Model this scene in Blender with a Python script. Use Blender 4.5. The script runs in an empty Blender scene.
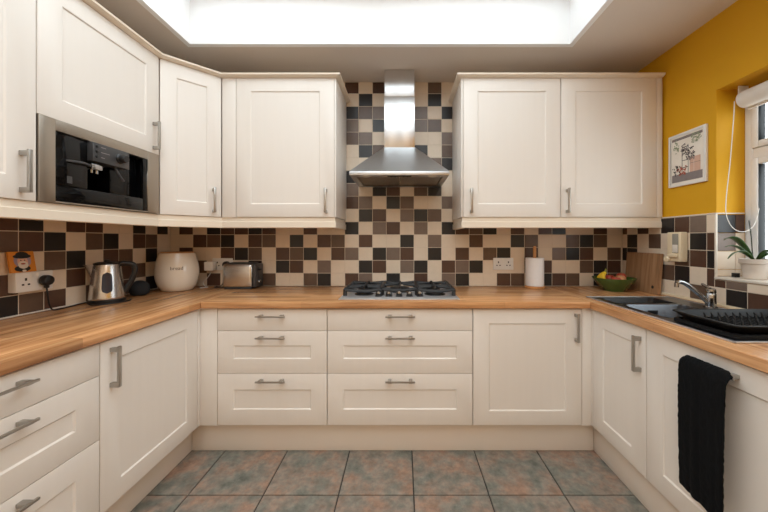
import bpy, bmesh, math, random
from mathutils import Vector, Matrix
random.seed(7)
sc = bpy.context.scene
COL = sc.collection
PI = math.pi
CAMZ = 1.185

# ------------------------------------------------------------------ materials
def lin(c):
    c = c / 255.0
    return c / 12.92 if c <= 0.04045 else ((c + 0.055) / 1.055) ** 2.4
def rgb(r, g, b): return (lin(r), lin(g), lin(b), 1)

def mat(name, col, rough=0.5, metal=0.0, coat=0.0, spec=0.5, noise=0.0, nscale=30.0, bump=0.0, bscale=200.0, stretch=None, emit=None, trans=0.0):
    m = bpy.data.materials.new(name); m.use_nodes = True
    nt = m.node_tree; b = nt.nodes['Principled BSDF']
    b.inputs['Base Color'].default_value = col
    b.inputs['Roughness'].default_value = rough
    b.inputs['Metallic'].default_value = metal
    b.inputs['Coat Weight'].default_value = coat
    b.inputs['Specular IOR Level'].default_value = spec
    b.inputs['Transmission Weight'].default_value = trans
    if noise or bump:
        tc = nt.nodes.new('ShaderNodeTexCoord'); mp = nt.nodes.new('ShaderNodeMapping')
        nt.links.new(tc.outputs['Object'], mp.inputs['Vector'])
        if stretch: mp.inputs['Scale'].default_value = stretch
    if noise:
        n = nt.nodes.new('ShaderNodeTexNoise'); n.inputs['Scale'].default_value = nscale; n.inputs['Detail'].default_value = 4
        nt.links.new(mp.outputs['Vector'], n.inputs['Vector'])
        r = nt.nodes.new('ShaderNodeMix'); r.data_type = 'RGBA'
        k = 1 - noise; k2 = 1 + noise
        r.inputs['A'].default_value = (col[0]*k, col[1]*k, col[2]*k, 1)
        r.inputs['B'].default_value = (min(1, col[0]*k2), min(1, col[1]*k2), min(1, col[2]*k2), 1)
        nt.links.new(n.outputs['Fac'], r.inputs['Factor'])
        nt.links.new(r.outputs['Result'], b.inputs['Base Color'])
    if bump:
        n2 = nt.nodes.new('ShaderNodeTexNoise'); n2.inputs['Scale'].default_value = bscale; n2.inputs['Detail'].default_value = 3
        nt.links.new(mp.outputs['Vector'], n2.inputs['Vector'])
        bp = nt.nodes.new('ShaderNodeBump'); bp.inputs['Strength'].default_value = bump; bp.inputs['Distance'].default_value = 0.002
        nt.links.new(n2.outputs['Fac'], bp.inputs['Height'])
        nt.links.new(bp.outputs['Normal'], b.inputs['Normal'])
    return m

def wood(name, c1, c2, c3, along='x', rough=0.35, stave=0.042, length=0.55, staves=True):
    m = bpy.data.materials.new(name); m.use_nodes = True
    nt = m.node_tree; N = nt.nodes.new; L = nt.links.new; b = nt.nodes['Principled BSDF']
    tc = N('ShaderNodeTexCoord'); mp = N('ShaderNodeMapping')
    L(tc.outputs['Object'], mp.inputs['Vector'])
    if along == 'y': mp.inputs['Rotation'].default_value = (0, 0, PI/2)
    if along == 'z': mp.inputs['Rotation'].default_value = (0, PI/2, 0)
    sp = N('ShaderNodeMapping'); L(mp.outputs['Vector'], sp.inputs['Vector']); sp.inputs['Scale'].default_value = (2.2, 38, 38)
    n = N('ShaderNodeTexNoise'); n.inputs['Scale'].default_value = 1.0; n.inputs['Detail'].default_value = 5; n.inputs['Roughness'].default_value = 0.6
    L(sp.outputs['Vector'], n.inputs['Vector'])
    cr = N('ShaderNodeValToRGB'); e = cr.color_ramp.elements
    e[0].position = 0.3; e[0].color = c1; e[1].position = 0.72; e[1].color = c3
    x = e.new(0.5); x.color = c2
    L(n.outputs['Fac'], cr.inputs['Fac'])
    out = cr.outputs['Color']
    if staves:
        br = N('ShaderNodeTexBrick'); L(mp.outputs['Vector'], br.inputs['Vector'])
        br.offset = 0.37; br.offset_frequency = 2; br.squash = 1
        br.inputs['Scale'].default_value = 1.0; br.inputs['Brick Width'].default_value = length
        br.inputs['Row Height'].default_value = stave; br.inputs['Mortar Size'].default_value = 0.0006
        br.inputs['Color1'].default_value = (0.78, 0.75, 0.72, 1); br.inputs['Color2'].default_value = (1.42, 1.38, 1.32, 1)
        br.inputs['Mortar'].default_value = (0.72, 0.68, 0.65, 1)
        mx = N('ShaderNodeMix'); mx.data_type = 'RGBA'; mx.blend_type = 'MULTIPLY'; mx.inputs['Factor'].default_value = 0.62
        L(out, mx.inputs['A']); L(br.outputs['Color'], mx.inputs['B']); out = mx.outputs['Result']
    L(out, b.inputs['Base Color'])
    b.inputs['Roughness'].default_value = rough
    return m

CREAM = mat('cream_satin_paint', rgb(230, 223, 215), 0.38, noise=0.02, nscale=3, bump=0.05, bscale=60, stretch=(14, 14, 0.6))
CARC = mat('cream_cabinet_board', rgb(228, 218, 207), 0.42, noise=0.02, nscale=5)
TRIM = mat('cream_moulding', rgb(230, 217, 199), 0.33, noise=0.02, nscale=6)
STEEL = mat('brushed_steel', rgb(214, 214, 214), 0.26, 1.0, noise=0.07, nscale=6, bump=0.05, bscale=90, stretch=(1, 1, 30))
STEELH = mat('brushed_steel_horizontal', rgb(204, 205, 206), 0.36, 1.0, noise=0.08, nscale=6, bump=0.05, bscale=60, stretch=(1, 30, 30))
STEELW = mat('champagne_steel', rgb(166, 156, 144), 0.36, 1.0, noise=0.05, nscale=6, bump=0.04, bscale=60, stretch=(30, 1, 30))
NICKEL = mat('satin_nickel', rgb(176, 172, 166), 0.33, 1.0, noise=0.04, nscale=20)
HOBST = mat('bright_hob_steel', rgb(222, 223, 226), 0.52, 1.0, noise=0.05, nscale=8)
RACKP = mat('matt_black_plastic', rgb(13, 13, 14), 0.6, spec=0.3, noise=0.1, nscale=30)
STEELD = mat('dark_satin_steel', rgb(112, 116, 122), 0.30, 1.0, noise=0.06, nscale=8, bump=0.03, bscale=60)
CHROME = mat('chrome', rgb(176, 176, 176), 0.14, 1.0, noise=0.02, nscale=20)
BLACKG = mat('black_glass', rgb(8, 8, 9), 0.08, spec=0.28, noise=0.05, nscale=9)
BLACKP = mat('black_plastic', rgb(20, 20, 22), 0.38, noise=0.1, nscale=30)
GREYP = mat('dark_grey_plastic', rgb(58, 57, 58), 0.4, noise=0.06, nscale=30)
IRON = mat('cast_iron', rgb(24, 24, 26), 0.5, noise=0.2, nscale=60, bump=0.2, bscale=300)
WHITEP = mat('white_plastic', rgb(226, 224, 220), 0.3, noise=0.02, nscale=12)
IVORYP = mat('ivory_plastic', rgb(226, 210, 180), 0.33, noise=0.03, nscale=20)
WHITEPAINT = mat('white_ceiling_paint', rgb(218, 209, 200), 0.85, noise=0.02, nscale=4, bump=0.05, bscale=80)
WELLPAINT = mat('white_well_paint', rgb(244, 245, 246), 0.8, noise=0.01, nscale=3)
MAGNOLIA = mat('magnolia_wall_paint', rgb(226, 216, 200), 0.85, noise=0.02, nscale=4, bump=0.05, bscale=80)
YELLOW = mat('mustard_yellow_paint', rgb(212, 158, 0), 0.7, noise=0.03, nscale=3, bump=0.06, bscale=90)
UPVC = mat('white_window_plastic', rgb(236, 236, 236), 0.3, noise=0.01, nscale=6)
GROUT = mat('cream_grout', rgb(216, 202, 182), 0.85, noise=0.05, nscale=40)
SILL = mat('white_sill_tile', rgb(226, 218, 206), 0.3, noise=0.02, nscale=12)
def tilem(n, c, r=0.22, nz=0.10): return mat(n, c, r, spec=0.5, noise=nz, nscale=40, bump=0.03, bscale=160)
T_C = tilem('cream_tile', rgb(223, 207, 187), 0.30, 0.05)
T_K = tilem('black_tile', rgb(33, 31, 32), 0.30, 0.18)
T_R = tilem('red_brown_tile', rgb(82, 57, 45), 0.30, 0.2)
T_N = tilem('dark_brown_tile', rgb(97, 77, 64), 0.30, 0.15)
T_G = tilem('grey_brown_tile', rgb(118, 101, 90), 0.30, 0.12)
WT_X = wood('oak_worktop_across', rgb(150, 103, 66), rgb(187, 137, 93), rgb(214, 169, 122), 'x', rough=0.27)
WT_Y = wood('oak_worktop_lengthways', rgb(150, 103, 66), rgb(187, 137, 93), rgb(214, 169, 122), 'y', rough=0.27)
BOARD = wood('chopping_board_wood', rgb(124, 92, 62), rgb(156, 118, 84), rgb(176, 138, 102), 'z', rough=0.5, staves=False)
PINE = wood('pale_turned_wood', rgb(176, 118, 66), rgb(200, 142, 86), rgb(216, 162, 106), 'z', rough=0.5, staves=False)
CERAM = mat('cream_glazed_ceramic', rgb(234, 225, 210), 0.14, coat=0.5, noise=0.02, nscale=8)
INK = mat('grey_brown_lettering', rgb(84, 70, 60), 0.5, noise=0.05)
GREENC = mat('green_glazed_ceramic', rgb(66, 92, 40), 0.2, coat=0.4, noise=0.15, nscale=14)
BANANA = mat('banana_skin', rgb(222, 184, 40), 0.5, noise=0.15, nscale=30)
STALK = mat('banana_stalk', rgb(120, 122, 46), 0.6, noise=0.2, nscale=40)
APPLE = mat('red_apple_skin', rgb(176, 70, 52), 0.3, noise=0.35, nscale=22)
APPLE2 = mat('pale_apple_skin', rgb(208, 150, 104), 0.3, noise=0.25, nscale=22)
PAPER = mat('white_kitchen_paper', rgb(236, 236, 238), 0.9, noise=0.02, nscale=60, bump=0.3, bscale=120)
TOWEL = mat('black_terry_towel', rgb(14, 15, 17), 0.95, spec=0.15, noise=0.3, nscale=120, bump=0.9, bscale=420)
RUBBER = mat('black_cable', rgb(16, 16, 17), 0.5, noise=0.1)
WCABLE = mat('white_cable', rgb(214, 210, 204), 0.45, noise=0.03)
POT = mat('pale_grey_flowerpot', rgb(206, 196, 186), 0.45, noise=0.04, nscale=18)
SOIL = mat('bark_compost', rgb(62, 46, 34), 0.95, noise=0.4, nscale=90, bump=0.8, bscale=120)
LEAF = mat('orchid_leaf', rgb(62, 92, 48), 0.33, noise=0.2, nscale=16)
STICK = mat('dark_green_cane', rgb(48, 52, 42), 0.6, noise=0.15, nscale=40)
FABRIC = mat('charcoal_speaker_fabric', rgb(30, 32, 35), 0.9, noise=0.25, nscale=200, bump=0.4, bscale=500)
BLINDF = mat('white_blind_fabric', rgb(226, 222, 216), 0.85, noise=0.02, nscale=60, bump=0.1, bscale=300)
GAUGE = mat('smoky_blue_gauge_plastic', rgb(46, 54, 72), 0.12, noise=0.1, nscale=30)
CLEARP = mat('smoky_clear_plastic', rgb(150, 146, 136), 0.15, noise=0.08, nscale=20)
ORANGE = mat('orange_card', rgb(214, 138, 44), 0.55, noise=0.08, nscale=20)
P_LIL = mat('lilac_print', rgb(160, 148, 170), 0.6, noise=0.04)
P_SKIN = mat('pink_print', rgb(222, 178, 156), 0.6, noise=0.04)
P_WHT = mat('white_print', rgb(224, 216, 206), 0.6, noise=0.04)
P_BLK = mat('black_print', rgb(22, 22, 24), 0.6, noise=0.04)
P_RED = mat('red_print', rgb(168, 84, 66), 0.6, noise=0.04)
P_PAPER = mat('off_white_print', rgb(232, 226, 216), 0.6, noise=0.05, nscale=14)
P_GREY = mat('grey_print', rgb(128, 120, 120), 0.6, noise=0.15, nscale=40)
P_PINK = mat('dusty_pink_print', rgb(206, 170, 152), 0.6, noise=0.10, nscale=30)
P_GREEN = mat('sage_print', rgb(140, 152, 124), 0.6, noise=0.15, nscale=40)
LAMPG = mat('frosted_lamp_lens', rgb(214, 208, 196), 0.4, noise=0.02)
FILTER = mat('aluminium_filter_mesh', rgb(150, 142, 132), 0.5, 0.8, noise=0.25, nscale=150, bump=0.5, bscale=300)
OUTW = mat('render_outside_wall', rgb(190, 188, 184), 0.9, noise=0.05, nscale=6)

def make_glass():
    m = bpy.data.materials.new('clear_window_glass'); m.use_nodes = True
    nt = m.node_tree; nt.nodes.clear(); N = nt.nodes.new; L = nt.links.new
    o = N('ShaderNodeOutputMaterial'); t = N('ShaderNodeBsdfTransparent'); g = N('ShaderNodeBsdfGlossy'); mx = N('ShaderNodeMixShader')
    t.inputs['Color'].default_value = (0.93, 0.95, 0.95, 1); g.inputs['Roughness'].default_value = 0.03
    lw = N('ShaderNodeLayerWeight'); lw.inputs['Blend'].default_value = 0.5
    pw = N('ShaderNodeMath'); pw.operation = 'POWER'; pw.inputs[1].default_value = 4.0
    sc_ = N('ShaderNodeMath'); sc_.operation = 'MULTIPLY_ADD'; sc_.inputs[1].default_value = 0.5; sc_.inputs[2].default_value = 0.03
    L(lw.outputs['Facing'], pw.inputs[0]); L(pw.outputs[0], sc_.inputs[0]); L(sc_.outputs[0], mx.inputs[0]); L(t.outputs[0], mx.inputs[1]); L(g.outputs[0], mx.inputs[2]); L(mx.outputs[0], o.inputs[0])
    return m
GLASS = make_glass()

def make_slate():
    m = bpy.data.materials.new('slate_effect_floor_tile'); m.use_nodes = True
    nt = m.node_tree; N = nt.nodes.new; L = nt.links.new; b = nt.nodes['Principled BSDF']
    tc = N('ShaderNodeTexCoord'); at = N('ShaderNodeAttribute'); at.attribute_name = 'tile_rand'
    def noise(scale, detail, mul, rough=0.6):
        n = N('ShaderNodeTexNoise'); n.noise_dimensions = '4D'; n.inputs['Scale'].default_value = scale
        n.inputs['Detail'].default_value = detail; n.inputs['Roughness'].default_value = rough
        mm = N('ShaderNodeMath'); mm.operation = 'MULTIPLY'; mm.inputs[1].default_value = mul
        L(at.outputs['Fac'], mm.inputs[0]); L(mm.outputs[0], n.inputs['W']); L(tc.outputs['Object'], n.inputs['Vector'])
        return n
    n1 = noise(6.5, 6, 37, 0.68)
    cr = N('ShaderNodeValToRGB'); e = cr.color_ramp.elements
    e[0].position = 0.30; e[0].color = rgb(94, 95, 88)
    e[1].position = 0.74; e[1].color = rgb(162, 130, 112)
    for p, c in ((0.42, rgb(118, 118, 109)), (0.52, rgb(137, 124, 112)), (0.61, rgb(150, 122, 104))):
        x = e.new(p); x.color = c
    L(n1.outputs['Fac'], cr.inputs['Fac'])
    n2 = noise(24, 6, 91, 0.65)
    mx = N('ShaderNodeMix'); mx.data_type = 'RGBA'; mx.blend_type = 'OVERLAY'; mx.inputs['Factor'].default_value = 0.6
    c2 = N('ShaderNodeValToRGB'); c2.color_ramp.elements[0].position = 0.33; c2.color_ramp.elements[1].position = 0.70
    c2.color_ramp.elements[0].color = (.24, .24, .24, 1); c2.color_ramp.elements[1].color = (.78, .78, .78, 1)
    L(n2.outputs['Fac'], c2.inputs['Fac']); L(cr.outputs['Color'], mx.inputs['A']); L(c2.outputs['Color'], mx.inputs['B'])
    L(mx.outputs['Result'], b.inputs['Base Color'])
    bp = N('ShaderNodeBump'); bp.inputs['Strength'].default_value = 0.35; bp.inputs['Distance'].default_value = 0.004
    L(n2.outputs['Fac'], bp.inputs['Height']); L(bp.outputs['Normal'], b.inputs['Normal'])
    b.inputs['Roughness'].default_value = 0.6; b.inputs['Specular IOR Level'].default_value = 0.35
    return m
SLATE = make_slate()
DGROUT = mat('dark_floor_grout', rgb(54, 52, 50), 0.9, noise=0.1, nscale=40)

# ------------------------------------------------------------------ mesh helpers
def box(bm, x0, x1, y0, y1, z0, z1, bev=0.0, seg=2, M=None):
    r = bmesh.ops.create_cube(bm, size=1.0); vs = r['verts']
    for v in vs:
        v.co = Vector((x0 + (v.co.x + .5) * (x1 - x0), y0 + (v.co.y + .5) * (y1 - y0), z0 + (v.co.z + .5) * (z1 - z0)))
    out = vs
    if bev > 0:
        es = list({e for v in vs for e in v.link_edges})
        r = bmesh.ops.bevel(bm, geom=es, offset=bev, segments=seg, affect='EDGES', profile=0.5)
        out = list({v for f in r['faces'] for v in f.verts})
    if M is not None:
        for v in set(out): v.co = M @ v.co
    return out

def ring_bridge(bm, a, b):
    n = len(a)
    for i in range(n):
        j = (i + 1) % n
        try: bm.faces.new((a[i], a[j], b[j], b[i]))
        except ValueError: pass

def tube(bm, pts, rad, seg=10, cap=True, flat=None):
    pts = [Vector(p) for p in pts]; n = len(pts)
    rs = rad if isinstance(rad, (list, tuple)) else [rad] * n
    rings = []; up = None
    for i, p in enumerate(pts):
        t = (pts[min(i+1, n-1)] - pts[max(i-1, 0)]).normalized()
        if up is None:
            up = Vector((0, 0, 1)) if abs(t.z) < 0.9 else Vector((1, 0, 0))
        s = t.cross(up)
        if s.length < 1e-6: s = t.cross(Vector((0, 1, 0)))
        s.normalize(); up = s.cross(t).normalized()
        k = flat if flat else 1.0
        rings.append([bm.verts.new(p + (s * math.cos(2*PI*j/seg) * rs[i] + up * math.sin(2*PI*j/seg) * rs[i] * k)) for j in range(seg)])
    for a, b in zip(rings, rings[1:]): ring_bridge(bm, a, b)
    if cap:
        bm.faces.new(rings[0][::-1]); bm.faces.new(rings[-1])
    return rings

def lathe(bm, prof, c=(0, 0, 0), seg=32, axis='z', cap=True):
    rings = []
    for r, h in prof:
        ring = []
        for j in range(seg):
            a = 2*PI*j/seg; x, y = math.cos(a)*r, math.sin(a)*r
            if axis == 'z': q = (x, y, h)
            elif axis == 'x': q = (h, x, y)
            else: q = (x, -h, y)
            ring.append(bm.verts.new(Vector(c) + Vector(q)))
        rings.append(ring)
    for a, b in zip(rings, rings[1:]): ring_bridge(bm, a, b)
    if cap:
        if prof[0][0] > 1e-6: bm.faces.new(rings[0][::-1])
        if prof[-1][0] > 1e-6: bm.faces.new(rings[-1])
    return rings

def prism(bm, poly, z0, z1):
    a = [bm.verts.new((x, y, z0)) for x, y in poly]; b = [bm.verts.new((x, y, z1)) for x, y in poly]
    ring_bridge(bm, a, b); bm.faces.new(a[::-1]); bm.faces.new(b)

def smooth_path(pts, n=8):
    pts = [Vector(p) for p in pts]; out = []
    for i in range(len(pts) - 1):
        p0 = pts[max(i-1, 0)]; p1 = pts[i]; p2 = pts[i+1]; p3 = pts[min(i+2, len(pts)-1)]
        for k in range(n):
            t = k / n
            out.append(0.5 * ((2*p1) + (p2 - p0)*t + (2*p0 - 5*p1 + 4*p2 - p3)*t*t + (3*p1 - p0 - 3*p2 + p3)*t**3))
    out.append(pts[-1]); return out

def sweep(bm, prof, path):
    n = len(path); rings = []
    for i, p in enumerate(path):
        def nrm(a, b):
            d = Vector((b[0]-a[0], b[1]-a[1])).normalized(); return Vector((d.y, -d.x))
        n1 = nrm(path[i-1], p) if i > 0 else nrm(p, path[i+1])
        n2 = nrm(p, path[i+1]) if i < n-1 else n1
        m = (n1 + n2).normalized(); k = 1.0 / max(0.3, m.dot(n1))
        rings.append([bm.verts.new((p[0] + m.x*k*o, p[1] + m.y*k*o, z)) for o, z in prof])
    for a, b in zip(rings, rings[1:]): ring_bridge(bm, a, b)
    bm.faces.new(rings[0][::-1]); bm.faces.new(rings[-1])

def obj(name, bm, m, parent=None, ang=35, label=None):
    bmesh.ops.remove_doubles(bm, verts=bm.verts, dist=1e-6)
    bmesh.ops.recalc_face_normals(bm, faces=bm.faces)
    me = bpy.data.meshes.new(name); bm.to_mesh(me); bm.free()
    for p in me.polygons: p.use_smooth = True
    me.set_sharp_from_angle(angle=math.radians(ang))
    o = bpy.data.objects.new(name, me); COL.objects.link(o)
    for mm in (m if isinstance(m, (list, tuple)) else [m]): me.materials.append(mm)
    if parent: o.parent = parent
    if label: o['label'] = label
    return o

def tag(o, label, cat, group=None):
    o['label'] = label; o['category'] = cat
    if group: o['group'] = group
    return o

def thing(name, label, cat, loc=(0, 0, 0), rotz=0.0, group=None):
    o = bpy.data.objects.new(name, None); COL.objects.link(o); o.empty_display_size = 0.05
    o.location = loc; o.rotation_euler = (0, 0, rotz)
    return tag(o, label, cat, group)

def struct(name, bm, m, ang=35):
    o = obj(name, bm, m, None, ang); o['kind'] = 'structure'; return o

def B(): return bmesh.new()

# ------------------------------------------------------------------ room shell
XL, XR, YB = -1.70, 1.603, 2.35
CEIL = 2.333; YR = -2.6
bm = B(); box(bm, XL-.2, XR+.3, YB, YB+.2, -.1, 2.9); struct('wall_back', bm, MAGNOLIA)
bm = B(); box(bm, XL-.2, XL, YR, YB, -.1, 2.9); struct('wall_left', bm, MAGNOLIA)
WY0, WY1, WZ0, WZ1 = 0.55, 1.647, 0.985, 1.952
bm = B()
box(bm, XR, XR+.22, YR, YB, -.1, WZ0); box(bm, XR, XR+.22, YR, YB, WZ1, 2.9)
box(bm, XR, XR+.22, WY1, YB, WZ0, WZ1); box(bm, XR, XR+.22, YR, WY0, WZ0, WZ1)
struct('wall_right', bm, YELLOW)
bm = B()
box(bm, XL-.2, XR+.22, YR-.2, YR, -.1, 2.9)
struct('wall_rear', bm, MAGNOLIA)

# ceiling with the rooflight well
SX0, SX1, SY0, SY1, ST = -1.248, 0.978, -0.9, 1.886, 2.62
bm = B()
box(bm, XL, SX0-.03, YR, YB, CEIL, CEIL+.02); box(bm, SX1+.03, XR, YR, YB, CEIL, CEIL+.02)
box(bm, SX0-.03, SX1+.03, SY1+.03, YB, CEIL, CEIL+.02); box(bm, SX0-.03, SX1+.03, YR, SY0-.03, CEIL, CEIL+.02)
struct('ceiling', bm, WHITEPAINT)
bm = B()
box(bm, SX0-.03, SX0, SY0-.03, SY1+.03, CEIL, ST); box(bm, SX1, SX1+.03, SY0-.03, SY1+.03, CEIL, ST)
box(bm, SX0, SX1, SY1, SY1+.03, CEIL, ST); box(bm, SX0, SX1, SY0-.03, SY0, CEIL, ST)
struct('trim_1', bm, WELLPAINT)
bm = B()
for x in (SX0, -.165, SX1-.06): box(bm, x, x+.06, SY0, SY1, ST+.002, ST+.07, .004)
for y in (SY0, SY1-.06): 
    box(bm, SX0+.06, -.165, y, y+.06, ST+.002, ST+.07, .004); box(bm, -.105, SX1-.06, y, y+.06, ST+.002, ST+.07, .004)
wn = struct('window_2', bm, UPVC)
bm = B(); box(bm, SX0+.06, -.165, SY0+.06, SY1-.06, ST+.03, ST+.04); box(bm, -.105, SX1-.06, SY0+.06, SY1-.06, ST+.03, ST+.04)
obj('pane', bm, GLASS, wn)

# floor of slate-effect tiles
def tile_faces(bm, u0, u1, v0, v1, P, mi, h=0.006, gap=0.0012, ch=0.0012, lay=None, val=0.0):
    a = [(u0+gap, v0+gap), (u1-gap, v0+gap), (u1-gap, v1-gap), (u0+gap, v1-gap)]
    g = gap + ch
    b = [(u0+g, v0+g), (u1-g, v0+g), (u1-g, v1-g), (u0+g, v1-g)]
    lo = [bm.verts.new(P(u, v, 0)) for u, v in a]; mid = [bm.verts.new(P(u, v, h-ch)) for u, v in a]; hi = [bm.verts.new(P(u, v, h)) for u, v in b]
    fs = []
    for A, C in ((lo, mid), (mid, hi)):
        for i in range(4): fs.append(bm.faces.new((A[i], A[(i+1) % 4], C[(i+1) % 4], C[i])))
    fs.append(bm.faces.new(hi))
    for f in fs:
        f.material_index = mi
        if lay: f[lay] = val

FX0, FX1 = XL, XR
bm = B(); lay = bm.faces.layers.float.new('tile_rand')
box(bm, FX0, FX1, YR, YB, -.1, -.005)
for f in bm.faces: f.material_index = 1
PF = 0.35
for i in range(-6, 6):
    for j in range(-13, 4):
        x0, x1 = .05+PF*i, .05+PF*(i+1); y0, y1 = 1.496+PF*(j-1), 1.496+PF*j
        x0, x1, y0, y1 = max(x0, FX0), min(x1, FX1), max(y0, YR), min(y1, YB)
        if x1-x0 > .02 and y1-y0 > .02:
            tile_faces(bm, x0, x1, y0, y1, lambda u, v, w: (u, v, w-.006), 0, .006, .0028, .0015, lay, random.random())
struct('floor', bm, [SLATE, DGROUT])

# ------------------------------------------------------------------ chequered wall tiles
TM = [T_C, T_K, T_R, T_N, T_G, GROUT]; TI = {'C': 0, 'K': 1, 'R': 2, 'N': 3, 'G': 4}
TZ0, TP = 0.851, 0.0932
def rnd_t(): return random.choice('CCCKRNGC')
def tile_wall(name, ustart, pitch, pat, regions, P):
    bm = B()
    umin = min(r[0] for r in regions); umax = max(r[1] for r in regions)
    vmax = max(r[3] for r in regions)
    for (a, b, c, d) in regions:
        q = [bm.verts.new(P(u, v, w)) for w in (0, .0076) for u, v in ((a, c), (b, c), (b, d), (a, d))]
        for idx in ((0, 1, 2, 3), (4, 5, 6, 7), (0, 1, 5, 4), (1, 2, 6, 5), (2, 3, 7, 6), (3, 0, 4, 7)):
            bm.faces.new([q[k] for k in idx]).material_index = 5
    i0 = math.floor((umin - ustart)/pitch) - 1; i1 = math.ceil((umax - ustart)/pitch) + 1
    for i in range(i0, i1):
        for r in range(0, 16):
            t = pat(i, r)
            u0, u1 = ustart + i*pitch, ustart + (i+1)*pitch; v0, v1 = TZ0 + r*TP, TZ0 + (r+1)*TP
            for (a, b, c, d) in regions:
                U0, U1, V0, V1 = max(u0, a), min(u1, b), max(v0, c), min(v1, d)
                if U1-U0 > .008 and V1-V0 > .008:
                    tile_faces(bm, U0, U1, V0, V1, lambda u, v, w: P(u, v, w+.001), TI[t], .0078, .0017, .0009)
    me = struct(name, bm, TM, 20)
    return me

BR = ["RCCRCKCNCCNKC" "RGCKCRCGK" "CCRNCKRNCKR", "CKNCCCKCKRCGC" "CKRCGKCRG" "KCCCRRCCNKR", "CRCCRKNCRNKCR" "GCKGRCKCR" "CNKCRCGKRCN",
      "CCRNKCRNCKCRN" "CRCCKCGCC" "RCCKNCCNKNC", "CRCKRRKRCCRCC" "KCGRCGCKR" "NKCRCRKCCRC"]
UP = ["CKRCGKNC", "RGCKNCCG", "GCKRCNKC", "KCRCNCGC", "CCKGCRGK", "CKNCRKCN", "NGCKCCCG", "GCKCRGNC", "KNGCKGCK", "CKCGCCKC", "RCRCKCNC"]
def pat_back(i, r):
    c = i + 4
    if r < 5:
        k = c + 13
        return BR[r][k] if 0 <= k < len(BR[r]) else 'C'
    return UP[r-5][c] if 0 <= c < 8 else 'C'
tile_wall('trim_2', -.021, .1004, pat_back, [(-1.69, 1.593, TZ0, 1.317), (-.45, .41, 1.317, CEIL-.001)], lambda u, v, w: (u, YB - w - .001, v))
LP = ["CCKCRCNCRNK" "CRCKNCRC", "CKCNRCCRCCR" "NCKCRCNC", "CCKCNRCKNCC" "KRCNCKCR", "CCNRCKNCKRN" "CCRCKNCC", "CKCKCCRRCKR" "CNCRCCKC"]
tile_wall('trim_3', 2.316, .1, lambda i, r: LP[min(r, 4)][-i] if 0 <= -i < 19 else 'C', [(.40, 2.338, TZ0, 1.317)], lambda u, v, w: (XL + w + .001, u, v))
RP = ["CCCCCCNCKR" "CNCKCRCN", "CCCCNKCRGC" "KCRCNCKC", "KKCCCNRKCC" "RCKCNCRC", "CKCNCCKRCN" "CCRKCNCC", "RCRCKRGCKC" "NCRCKCNC"]
tile_wall('trim_4', 2.29, .1, lambda i, r: RP[min(r, 4)][-i] if 0 <= -i < 18 else 'C',
          [(WY1, 2.338, TZ0, 1.317), (WY0, WY1, TZ0, .984), (.40, WY0, TZ0, 1.317)], lambda u, v, w: (XR - w - .001, u, v))
# tiled lower part of the window reveal, and the pale edging strip over the tiles
RV = ["CC", "CC", "GC", "KR"]
bm = B()
for r in range(4):
    for i in range(2):
        u0, u1 = 1.597 + i*.098, min(1.597 + (i+1)*.098, 1.742); v0, v1 = 1.002 + (r-1)*TP + .033, 1.002 + r*TP + .033
        v0 = max(v0, 1.001)
        if v1 - v0 > .01: tile_faces(bm, u0, u1, v0, v1, lambda u, v, w: (u, WY1 - w, v), TI[RV[r][i]], .007)
struct('trim_5', bm, TM, 20)
bm = B()
box(bm, XR-.0115, XR-.0005, WY1, 2.336, 1.318, 1.324, .002); box(bm, 1.5925, 1.742, WY1-.0085, WY1-.0005, 1.318, 1.324, .002)
box(bm, 1.5925, 1.6025, WY1-.008, WY1-.0002, .998, 1.318, .002)
struct('trim_6', bm, SILL)
# window sill, frame, panes
bm = B(); box(bm, 1.588, 1.744, WY0+.002, WY1-.002, .9865, 1.0, .003); struct('trim_7', bm, SILL)
bm = B()
FX = 1.746
def wframe(bm, y0, y1, z0, z1, t, x0, x1):
    box(bm, x0, x1, y0, y0+t, z0, z1, .004); box(bm, x0, x1, y1-t, y1, z0, z1, .004)
    box(bm, x0, x1, y0+t, y1-t, z0, z0+t, .004); box(bm, x0, x1, y0+t, y1-t, z1-t, z1, .004)
wframe(bm, WY0+.001, WY1-.001, .988, WZ1-.001, .038, FX, FX+.05)
box(bm, FX, FX+.05, WY0+.039, WY1-.039, 1.590, 1.640, .004)
box(bm, FX, FX+.05, 1.07, 1.125, 1.026, 1.590, .004); box(bm, FX, FX+.05, 1.07, 1.125, 1.640, 1.913, .004)
w1 = struct('window_1', bm, UPVC)
for y0, y1 in ((.590, 1.069), (1.126, 1.6075)):
    for z0, z1 in ((1.027, 1.589), (1.641, 1.912)):
        bm = B(); wframe(bm, y0, y1, z0, z1, .032, FX-.010, FX+.030); s = obj('sash', bm, UPVC, w1)
        bm = B(); box(bm, FX+.02, FX+.026, y0+.032, y1-.032, z0+.032, z1-.032); obj('pane', bm, GLASS, s)
# neighbouring wall seen through the window
bm = B(); box(bm, 5.2, 5.4, -3, 6, -.1, 1.05); tag(obj('garden_wall', bm, OUTW), 'pale rendered garden wall seen dimly through the window panes', 'wall')
# sealant strips where worktops meet the tiles
bm = B(); box(bm, -1.6895, -1.682, .46, 2.335, .8515, .858, .002); struct('trim_8', bm, SILL)
bm = B(); box(bm, 1.574, 1.592, .46, 2.335, .8515, .866, .003); struct('trim_9', bm, IVORYP)

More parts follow.
